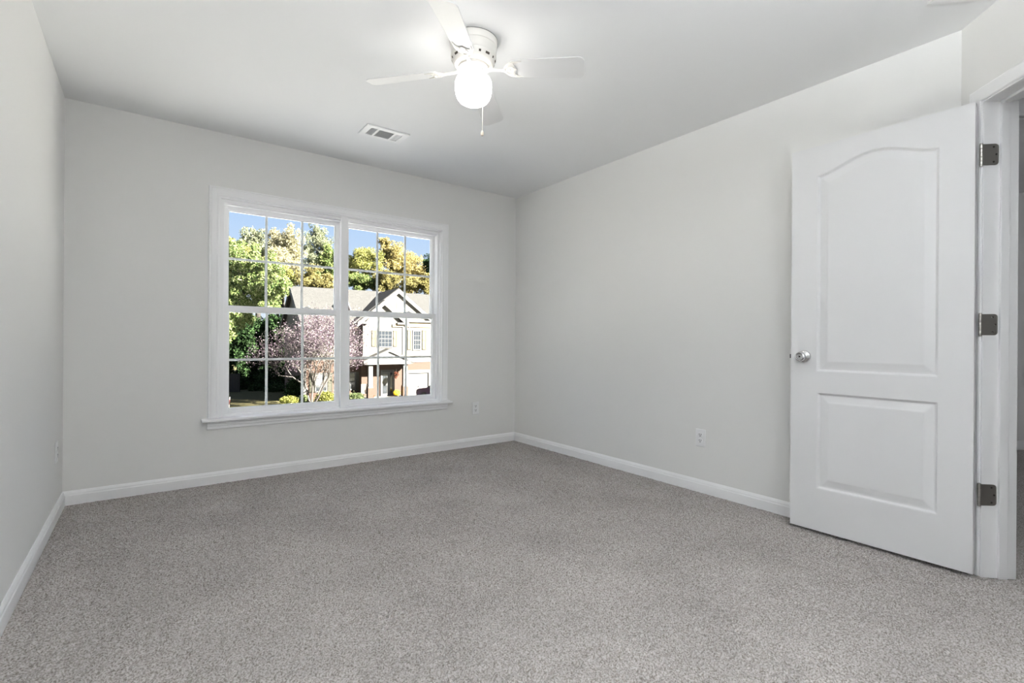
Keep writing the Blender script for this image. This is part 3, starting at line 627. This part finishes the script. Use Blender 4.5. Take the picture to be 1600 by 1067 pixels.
b = MB(); b.prism([(-3.52, 6.95), (-2.93, 8.45), (-2.34, 6.95), (-2.46, 6.95), (-2.93, 8.2), (-3.40, 6.95)], -0.97, -0.85, sdz); b.build('dormer_rake', WHITE, do)
b = MB(); b.prism([(-3.54, 6.98), (-2.93, 8.50), (-2.32, 6.98), (-2.36, 6.95), (-2.93, 8.40), (-3.50, 6.95)], -2.8, -0.9, sdz); b.build('dormer_roof', ROOF, do)
b = MB(); b.prism([(0.99-0.14, 7.55), (0.99+0.14, 7.55), (0.99+0.14, 8.1), (0.99-0.14, 8.1)], 0.6, 0.625, sdz); b.build('gable_vent', WHITE, house)

def hw_(s, d, z=0.0):
    return HO+Matrix.Rotation(HA, 4, 'Z') @ Vector((s, -d, z))
b = MB(); b.box(1.5, 5.6, -9.0, -0.35, 0.0, 0.012)
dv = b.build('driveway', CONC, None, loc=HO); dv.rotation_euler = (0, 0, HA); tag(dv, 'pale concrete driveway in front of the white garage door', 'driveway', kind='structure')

# ------------------------------------------------------------------ foliage
def leaf_cloud(blobs, n, size, seed, squash=1.0, droop=0.0, shell=0.55, aspect=0.55):
    """blobs: (centre, rx, ry, rz); n leaves shared by volume, denser towards each blob's surface"""
    rg = np.random.default_rng(seed); b = MB(); vol = np.array([bl[1]*bl[2]*bl[3] for bl in blobs])**0.75; cnt = np.maximum(1, (n*vol/vol.sum()).astype(int))
    V = []; F = []
    for (c, rx, ry, rz), k in zip(blobs, cnt):
        d = rg.normal(size=(k, 3)); d /= np.linalg.norm(d, axis=1)[:, None]
        r_ = 1-(1-shell)*rg.random(k)**1.6; r_ *= 1+0.10*rg.normal(size=k)
        p_ = np.array(c)[None, :]+d*r_[:, None]*np.array([rx, ry, rz])[None, :]
        for i in range(k):
            a = Vector(rg.normal(size=3)).normalized()
            if droop: a = (a*(1-droop)+Vector((d[i, 0], d[i, 1], -0.7))*droop).normalized()
            q = a.cross(Vector(rg.normal(size=3))).normalized(); s = size*(0.6+0.8*rg.random()); w = s*aspect; P_ = Vector(p_[i]); bi = len(V)
            V += [P_-a*s*0.5, P_+q*w*0.5, P_+a*s*0.5, P_-q*w*0.5]; F.append((bi, bi+1, bi+2, bi+3))
    b.v = [tuple(v) for v in V]; b.f = F
    return b
def flat_build(b, name, m_, parent):
    me = bpy.data.meshes.new(name); me.from_pydata(b.v, [], b.f); me.materials.append(m_); o = bpy.data.objects.new(name, me); COL.objects.link(o); o.parent = parent
    return o
BARK = mat('bark', X(0.12, 0.09, 0.07), 0.95, noise=(6, X(0.24, 0.20, 0.16), 0.2))
C_ = lambda *a: srgb(*a)
LV = dict(
    yellowgreen=leafmat('leaves_yellow_green', [C_(120, 138, 60), C_(196, 196, 96), C_(232, 226, 140), C_(150, 164, 80)]),
    gold=leafmat('leaves_gold', [C_(168, 148, 80), C_(226, 202, 112), C_(244, 226, 156), C_(196, 184, 112)]),
    palegold=leafmat('leaves_pale_gold', [C_(190, 184, 128), C_(238, 226, 176), C_(248, 238, 196), C_(176, 180, 124)]),
    greygreen=leafmat('leaves_grey_green', [C_(116, 132, 98), C_(180, 190, 146), C_(214, 218, 178), C_(140, 156, 116)]),
    green=leafmat('leaves_green', [C_(72, 100, 52), C_(146, 172, 90), C_(200, 214, 130), C_(100, 130, 68)]),
    evergreen=leafmat('leaves_evergreen', [C_(40, 66, 38), C_(150, 182, 90), C_(212, 226, 142), C_(86, 122, 60), C_(236, 240, 170)]),
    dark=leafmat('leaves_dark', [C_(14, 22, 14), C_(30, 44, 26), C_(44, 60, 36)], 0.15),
    olive=leafmat('leaves_olive', [C_(116, 108, 60), C_(184, 172, 98), C_(222, 206, 128), C_(140, 138, 84)]),
    purple=leafmat('leaves_purple', [C_(60, 42, 58), C_(98, 78, 98), C_(136, 118, 132), C_(196, 182, 184), C_(76, 58, 74)], 0.3),
    lime=leafmat('leaves_lime', [C_(90, 104, 30), C_(168, 172, 70), C_(216, 212, 120), C_(60, 74, 28)]),
    shrub=leafmat('leaves_shrub', [C_(40, 60, 30), C_(110, 136, 70), C_(196, 208, 150), C_(70, 94, 50)]),
    mum=leafmat('petals_yellow', [C_(226, 190, 30), C_(250, 226, 70), C_(190, 180, 50)], 0.2),
    rust=leafmat('leaves_rust', [C_(96, 46, 34), C_(140, 80, 60), C_(180, 120, 100)], 0.3))
def tree(name, depth, blobs_px, n, size, m_, seed, label, group, trunk=True, droop=0.0, shell=0.5, clumps=40, trunk_at=None, grow_=1.0):
    """blobs_px: (x, y, radius across, radius up) in photo pixels, stood at this depth from the window as a real crown"""
    k = depth/FPX; bl = []
    rs = random.Random(seed)
    for (x, y, rx, ry) in blobs_px:
        c = at(x, y, depth+rs.uniform(-1, 1)*rx*k*0.5); bl.append(((c.x, c.y, c.z), rx*k*grow_, rx*k*grow_, ry*k*grow_))
    cx_ = sum(q[0][0] for q in bl)/len(bl); cy_ = sum(q[0][1] for q in bl)/len(bl); top = max(q[0][2] for q in bl)
    root = empty(name, (cx_, cy_, GZ)); tag(root, label, 'tree', group)
    bl = [((c[0]-cx_, c[1]-cy_, c[2]-GZ), a, b_, c2) for (c, a, b_, c2) in bl]; cl = []
    for (c, a, b_, c2) in bl:
        for _ in range(clumps):
            v = Vector((rs.gauss(0, 1), rs.gauss(0, 1), rs.gauss(0, 1))).normalized()*rs.uniform(0.25, 1.0); f = rs.uniform(0.18, 0.34)
            cl.append(((c[0]+v.x*a, c[1]+v.y*b_, c[2]+v.z*c2), a*f, b_*f, c2*f))
    flat_build(leaf_cloud(cl, int(n*2.8), size*0.64, seed, droop=droop, shell=shell), 'foliage', LV[m_], root)
    if trunk:
        b = MB(); hgt_ = top-GZ; r0 = 0.018*hgt_+0.06; tx = trunk_at or (0, 0)
        b.tube([(tx[0], tx[1], -0.1), (tx[0]+0.1, tx[1]+0.05, hgt_*0.3), (tx[0]*0.6-0.05, tx[1]*0.6+0.1, hgt_*0.55), (0, 0, hgt_*0.8)], [r0*1.3, r0, r0*0.7, r0*0.3], 10)
        for (c, a, b_, c2) in (bl if trunk_at is None else bl[:2]):
            zb = max(0.8, min(c[2]*0.75, hgt_*0.8)); b.tube([(tx[0]*0.8, tx[1]*0.8, zb), (c[0]*0.5, c[1]*0.5, (zb+c[2])/2+0.2), (c[0], c[1], c[2])], [r0*0.35, r0*0.2, r0*0.08], 6)
        b.build('trunk', BARK, root, smooth=True)
    return root
GB = 'trees behind the house across the street'
# big evergreen at the left of the view
tree('evergreen_tree', 35, [(338, 410, 34, 36), (378, 412, 30, 34), (412, 418, 26, 30), (360, 452, 36, 34), (402, 452, 34, 30), (432, 446, 20, 26), (344, 500, 30, 34), (378, 486, 24, 22), (424, 472, 18, 16), (352, 520, 14, 20)], 26000, 0.26, 'evergreen', 3, 'big sunlit evergreen filling the left panes of the window', None, droop=0.45, shell=0.35, clumps=46, trunk_at=(-2.6, 0.4))
# crowns beyond, left window then right window
for i, (dp, bl, n, sz, m_, lb) in enumerate([
    (60, [(350, 392, 20, 24), (372, 396, 16, 22), (336, 420, 24, 30)], 5200, 0.36, 'yellowgreen', 'yellow-green tree behind the big evergreen at the window edge'),
    (66, [(398, 388, 20, 26), (414, 398, 18, 26), (400, 372, 8, 12)], 5600, 0.36, 'greygreen', 'pale green tree between the evergreen and the golden crown'),
    (63, [(438, 392, 24, 30), (456, 384, 18, 28), (446, 416, 30, 34), (430, 366, 8, 8)], 7600, 0.34, 'palegold', 'pale golden tree above the left end of the house roof'),
    (58, [(424, 424, 20, 24), (446, 436, 18, 20)], 3600, 0.34, 'yellowgreen', 'low yellow-green tree against the left end of the house roof'),
    (72, [(494, 366, 14, 20), (506, 382, 14, 18), (484, 392, 12, 24), (500, 406, 22, 20)], 4200, 0.34, 'greygreen', 'tall airy grey-green tree behind the roof ridge'),
    (60, [(514, 400, 13, 20), (504, 428, 18, 22), (524, 420, 12, 26)], 3600, 0.34, 'green', 'dark green tree beside the window mullion over the roof'),
    (57, [(482, 434, 24, 20), (506, 440, 18, 14)], 3400, 0.32, 'olive', 'brownish olive tree just over the roof ridge left of the mullion'),
    (64, [(566, 404, 22, 18), (552, 420, 18, 24), (580, 414, 18, 24)], 6000, 0.32, 'yellowgreen', 'yellow-green round crown right of the window mullion'),
    (68, [(604, 392, 14, 18), (616, 402, 20, 22), (628, 412, 20, 22), (602, 378, 9, 8)], 6600, 0.32, 'gold', 'tallest golden autumn tree above the front gable'),
    (70, [(648, 424, 18, 22), (640, 440, 18, 20), (656, 434, 14, 20)], 4600, 0.32, 'gold', 'golden tree right of the front gable peak'),
    (66, [(669, 412, 8, 14), (672, 430, 10, 16), (680, 420, 10, 22)], 2400, 0.30, 'dark', 'small dark pine crown at the right edge of the window'),
    (56, [(554, 440, 18, 14), (572, 442, 14, 12)], 3000, 0.28, 'green', 'low green tree over the roof just right of the mullion'),
    (56, [(596, 440, 18, 18), (612, 440, 14, 16)], 3200, 0.28, 'olive', 'olive tree directly behind the gable peak'),
    (56, [(646, 446, 20, 12), (668, 444, 14, 14)], 3200, 0.28, 'olive', 'olive brown tree over the right-hand roof'),
]): tree('autumn_tree' if m_ in ('gold', 'palegold', 'olive') else 'tree', dp, bl, n, sz, m_, 20+i, lb, GB, droop=0.1, grow_=1.10)
# shaded trees at the end of the side yard
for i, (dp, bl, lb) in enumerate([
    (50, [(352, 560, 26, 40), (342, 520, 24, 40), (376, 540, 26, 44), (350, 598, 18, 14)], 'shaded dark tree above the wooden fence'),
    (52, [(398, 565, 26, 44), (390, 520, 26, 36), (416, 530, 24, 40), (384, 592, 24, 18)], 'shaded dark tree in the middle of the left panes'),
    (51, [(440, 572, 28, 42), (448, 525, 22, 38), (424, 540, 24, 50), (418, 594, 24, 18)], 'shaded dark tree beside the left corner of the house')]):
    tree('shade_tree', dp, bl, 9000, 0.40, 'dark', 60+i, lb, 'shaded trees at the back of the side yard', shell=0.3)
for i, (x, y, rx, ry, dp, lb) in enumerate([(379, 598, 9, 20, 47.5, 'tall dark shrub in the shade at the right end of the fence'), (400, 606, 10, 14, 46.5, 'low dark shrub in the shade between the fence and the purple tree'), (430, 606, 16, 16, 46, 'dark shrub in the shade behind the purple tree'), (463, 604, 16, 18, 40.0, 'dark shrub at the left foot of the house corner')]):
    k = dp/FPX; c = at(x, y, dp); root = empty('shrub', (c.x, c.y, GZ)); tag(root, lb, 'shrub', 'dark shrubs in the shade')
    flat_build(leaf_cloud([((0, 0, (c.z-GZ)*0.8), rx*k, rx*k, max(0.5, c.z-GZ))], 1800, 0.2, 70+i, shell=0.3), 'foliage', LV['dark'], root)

# multi-stem purple-leaved tree in the front bed
myr = empty('purple_leaf_tree', at(487, 629, 36.2)); myr.location.z = GZ
tag(myr, 'multi-stem tree with purple leaves in front of the house', 'tree')
rs = random.Random(11); bb = MB(); tips = []
def grow(p_, d, L, r_, lev):
    pts = [p_]; q = p_.copy(); dv_ = d.copy()
    for i in range(3):
        dv_ = (dv_+Vector((rs.uniform(-.18, .18), rs.uniform(-.18, .18), rs.uniform(0.0, .20)))).normalized(); q = q+dv_*L/3; pts.append(q.copy())
    bb.tube(pts, [r_, r_*0.85, r_*0.7, r_*0.55], 6 if lev > 1 else 8)
    if lev >= 2: tips.extend(pts[1:])
    if lev < 5:
        for k in range(3 if lev else 4):
            a = dv_.orthogonal().normalized(); a.rotate(Matrix.Rotation(rs.uniform(0, 2*PI), 3, dv_)); nd = (dv_*0.75+a*rs.uniform(0.45, 0.8)).normalized(); nd.z = max(nd.z, -0.12)
            grow(pts[rs.choice((2, 3))], nd.normalized(), L*rs.uniform(0.62, 0.8), r_*0.52, lev+1)
for ang, tilt, r_ in ((0.3, 0.45, 0.10), (1.7, 0.35, 0.09), (2.9, 0.62, 0.11), (4.3, 0.5, 0.09), (5.4, 0.62, 0.10)):
    grow(Vector((0.1*math.cos(ang), 0.1*math.sin(ang), -0.05)), Vector((math.cos(ang)*math.sin(tilt), math.sin(ang)*math.sin(tilt), math.cos(tilt))), 2.65, r_, 0)
zt = max(v[2] for v in bb.v); DV = Vector((Rv.x, Rv.y, 0))
def shape(p_):
    p_ = Vector(p_); L = p_.dot(DV); return p_+DV*(-0.24*L+1.25*max(0.0, p_.z)/zt)
bb.v = [tuple(shape(v)) for v in bb.v]; tips = [shape(t_) for t_ in tips]
bb.build('branches', mat('smooth_pale_bark', X(0.60, 0.48, 0.42), 0.8, noise=(5, X(0.95, 0.86, 0.80), 0.2)), myr, smooth=True)
rg = np.random.default_rng(8); V = []; Fq = []
tips = [t_ for t_ in tips if t_.z > 1.3]
for k in range(22000):
    t_ = tips[rg.integers(len(tips))]; c = t_+Vector(rg.normal(size=3)*0.24); a = Vector(rg.normal(size=3)).normalized(); q = a.cross(Vector(rg.normal(size=3))).normalized(); s_ = 0.082*(0.6+0.8*rg.random()); i = len(V)
    V += [c-a*s_*0.6, c+q*s_*0.32, c+a*s_*0.6, c-q*s_*0.32]; Fq.append((i, i+1, i+2, i+3))
b = MB(); b.v = [tuple(v) for v in V]; b.f = Fq; flat_build(b, 'foliage', LV['purple'], myr)

# low planting in front of the house
for i, (x, y, rx, ry, dp, m_, lb) in enumerate([
    (452, 624, 13, 8, 35.6, 'lime', 'yellow-green shrub left of the purple tree trunk'), (475, 622, 8, 7, 36.8, 'shrub', 'small pale green shrub at the foot of the purple tree'),
    (508, 619, 15, 10, 36.8, 'lime', 'yellow-green shrub right of the purple tree trunk'), (556, 619, 13, 7.5, 38.2, 'shrub', 'rounded variegated shrub right of the window mullion')]):
    k = dp/FPX; c = at(x, y, dp); root = empty('shrub', (c.x, c.y, GZ)); tag(root, lb, 'shrub', 'low shrubs in front of the house')
    zc = max(0.25, c.z-GZ); bl = [((dx*rx*k, dy*rx*k, zc*0.75), rx*k*0.62, rx*k*0.62, ry*k) for dx, dy in ((-0.45, 0), (0.4, 0.1), (0, -0.3), (0.05, 0.4))]
    flat_build(leaf_cloud(bl, 3200, 0.11, 90+i, shell=0.3), 'foliage', LV[m_], root)
    b = MB(); b.tube([(0, 0, 0), (0, 0, zc)], [0.05, 0.02], 6); b.build('stem', BARK, root)
POT = mat('pot_brown', (0.02, 0.012, 0.009, 1), 0.6)
for i, (x, dp, rad, lb, m_) in enumerate([(619.8, 41.0, 0.26, 'yellow potted mum on the ground by the porch step', 'mum'), (631.0, 41.4, 0.22, 'lime yellow potted plant at the foot of the right porch column', 'lime')]):
    c = at(x, 618, dp); root = empty('potted_flowers', (c.x, c.y, GZ)); tag(root, lb, 'potted plant', 'potted plants by the porch')
    flat_build(leaf_cloud([((0, 0, 0.48), rad, rad, 0.22)], 900, 0.08, 120+i, shell=0.5), 'flowers', LV[m_], root)
    b = MB(); b.lathe([(0.11, 0), (0.16, 0.26), (0.17, 0.28), (0.14, 0.28)], n=20); b.build('pot', POT, root, smooth=True)
ORANGE = mat('pumpkin_orange', X(0.80, 0.30, 0.04), 0.5)
for x, dp, rad, lb in ((613.0, 40.5, 0.16, 'orange pumpkin beside the yellow potted mum'), (584.5, 40.2, 0.21, 'orange pumpkin at the foot of the left porch column')):
    c = at(x, 619, dp); root = empty('pumpkin', (c.x, c.y, GZ)); tag(root, lb, 'pumpkin', 'pumpkins by the porch')
    b = MB(); rings = []
    for j in range(11):
        ph = PI*j/10; rings.append([Vector((rad*(0.9+0.1*abs(math.cos(5*a)))*math.sin(ph)*math.cos(a), rad*(0.9+0.1*abs(math.cos(5*a)))*math.sin(ph)*math.sin(a), rad*0.8*(1-math.cos(ph)*(1-0.15*math.sin(ph))))) for a in [2*PI*k/40 for k in range(40)]])
    b.loft(rings, True, True); b.build('rind', ORANGE, root, smooth=True)
    b = MB(); b.tube([(0, 0, rad*1.55), (0.01, 0, rad*1.75), (0.04, 0.01, rad*1.9)], [0.025, 0.018, 0.016], 8); b.build('stem', BARK, root)
hbk = hw_(0.56, 1.45, 1.95); root = empty('hanging_basket', hbk); tag(root, 'rust-leaved hanging basket under the porch roof', 'hanging plant')
flat_build(leaf_cloud([((0, 0, 0.08), 0.20, 0.20, 0.22), ((-0.05, 0, -0.12), 0.14, 0.14, 0.2)], 500, 0.09, 140, shell=0.3), 'foliage', LV['rust'], root)
b = MB(); b.lathe([(0.02, -0.12), (0.12, -0.04), (0.15, 0.05), (0.13, 0.05)], n=18); b.build('basket', POT, root, smooth=True)
b = MB(); b.tube([(0, 0, 0.05), (0, 0, 0.94)], 0.008, 6); b.build('hanger', DARK, root)

# marker stake on the lit lawn
c = at(357, 640, 33.3); st = empty('marker_stake', (c.x, c.y, GZ)); tag(st, 'white marker stake with a red band on the lawn', 'stake'); st.rotation_euler = (0, R(4), 0)
b = MB(); b.lathe([(0.045, 0), (0.045, 0.92), (0.02, 0.96)], n=14); b.build('post', WHITE, st, smooth=True)
b = MB(); b.lathe([(0.047, 0.45), (0.047, 0.78)], n=14); b.build('red_band', mat('marker_red', X(0.75, 0.05, 0.06), 0.5), st, smooth=True)
# weathered fence at the end of the side yard
fa = at(349, 612, 45.2); fb = at(373, 612, 45.2); dirf = Vector((fb.x-fa.x, fb.y-fa.y, 0)); Lf = dirf.length+1.2
fn = empty('wooden_fence', (fa.x-dirf.normalized().x*1.2, fa.y-dirf.normalized().y*1.2, GZ), math.atan2(dirf.y, dirf.x)); tag(fn, 'weathered grey wooden fence in the shaded side yard', 'fence')
FW = mat('fence_wood', X(0.10, 0.095, 0.09), 0.95, noise=(4, X(0.17, 0.155, 0.145), 0.25))
b = MB(); nb = int(Lf/0.15)
for k in range(nb): b.prism([(k*0.15, 0), (k*0.15+0.14, 0), (k*0.15+0.14, 1.62), (k*0.15+0.11, 1.68), (k*0.15+0.03, 1.68), (k*0.15, 1.62)], -0.01, 0.012, lambda u, v, w: Vector((u, w, v)))
b.build('board_panel', FW, fn)
b = MB(); b.box(0, Lf, 0.012, 0.06, 0.35, 0.44); b.box(0, Lf, 0.012, 0.06, 1.25, 1.34); b.build('rail', FW, fn)
for px in (0.0, Lf/2, Lf): b = MB(); b.box(px-0.05, px+0.05, 0.012, 0.11, -0.05, 1.74); b.build('fence_post', FW, fn)

# car in the driveway: side view profile lofted across its width
car = empty('car', Vector((at(674.5, 612, 41.3).x, at(674.5, 612, 41.3).y, GZ)), HA+R(-58)); tag(car, 'dark mauve car parked in the driveway by the garage', 'car')
CARP = mat('car_paint_mauve', (0.050, 0.026, 0.042, 1), 0.2, spec=0.6); CARG = mat('car_glass', (0.02, 0.022, 0.03, 1), 0.05); TYRE = mat('tyre_rubber', (0.010, 0.010, 0.010, 1), 0.8); RIM = mat('wheel_rim', (0.038, 0.038, 0.037, 1), 0.4)
prof = [(-0.92, 0.28), (-0.98, 0.5), (-0.95, 0.74), (-0.7, 0.86), (0.05, 0.96), (0.70, 1.42), (1.4, 1.50), (2.5, 1.46), (3.1, 1.06), (3.4, 1.0), (3.46, 0.6), (3.40, 0.28)]
b = MB(); rings = []
for y, sc, zs_ in ((-0.88, 0.0, 0.94), (-0.84, 1.0, 1.0), (0.0, 1.0, 1.02), (0.84, 1.0, 1.0), (0.88, 0.0, 0.94)):
    rings.append([Vector((1.24+(x-1.24)*(0.985 if sc == 0 else 1), y*(1-0.16*max(0, (z-0.95)/0.5)), 0.28+(z-0.28)*zs_)) for x, z in prof])
b.loft(rings, True, True); b.build('body', CARP, car, smooth=True, angle=40)
b = MB()
for y in (-0.885, 0.885): b.prism([(0.32, 1.02), (0.78, 1.36), (1.40, 1.42), (2.4, 1.38), (2.85, 1.06)], y*0.90-0.035 if y < 0 else y*0.90, y*0.90 if y < 0 else y*0.90+0.035, lambda u, v, w: Vector((u, w*(1-0.10*max(0, (v-1.0)/0.4)), v)))
b.prism([(0.06, 0.975), (0.66, 1.395), (0.64, 1.425), (0.02, 1.0)], -0.66, 0.66, lambda u, v, w: Vector((u, w, v)))
b.build('windows', CARG, car)
for wx in (-0.15, 2.62):
    for wy in (-0.82, 0.82):
        m_ = Matrix.Translation((wx, wy, 0.31)) @ Matrix.Rotation(R(90), 4, 'X')
        b = MB(); b.lathe([(0.20, -0.10), (0.30, -0.10), (0.315, -0.07), (0.315, 0.07), (0.30, 0.10), (0.20, 0.10)], n=28, m=m_); wo_ = b.build('wheel', TYRE, car, smooth=True)
        b = MB(); b.lathe([(0.20, -0.104), (0.06, -0.085), (0.05, 0.085), (0.20, 0.104)], n=28, m=m_); b.build('rim', RIM, wo_, smooth=True)
for y in (-0.97, 0.97): b = MB(); b.box(0.35, 0.50, min(y, y*0.88), max(y, y*0.88), 0.98, 1.14); b.build('side_mirror', TYRE, car, bevel=0.02)
for y in (-0.62, 0.62): b = MB(); b.box(-0.965, -0.80, y-0.16, y+0.16, 0.60, 0.74); b.build('headlight', mat('headlight_lens', (0.8, 0.8, 0.8, 1), 0.1), car, bevel=0.02)
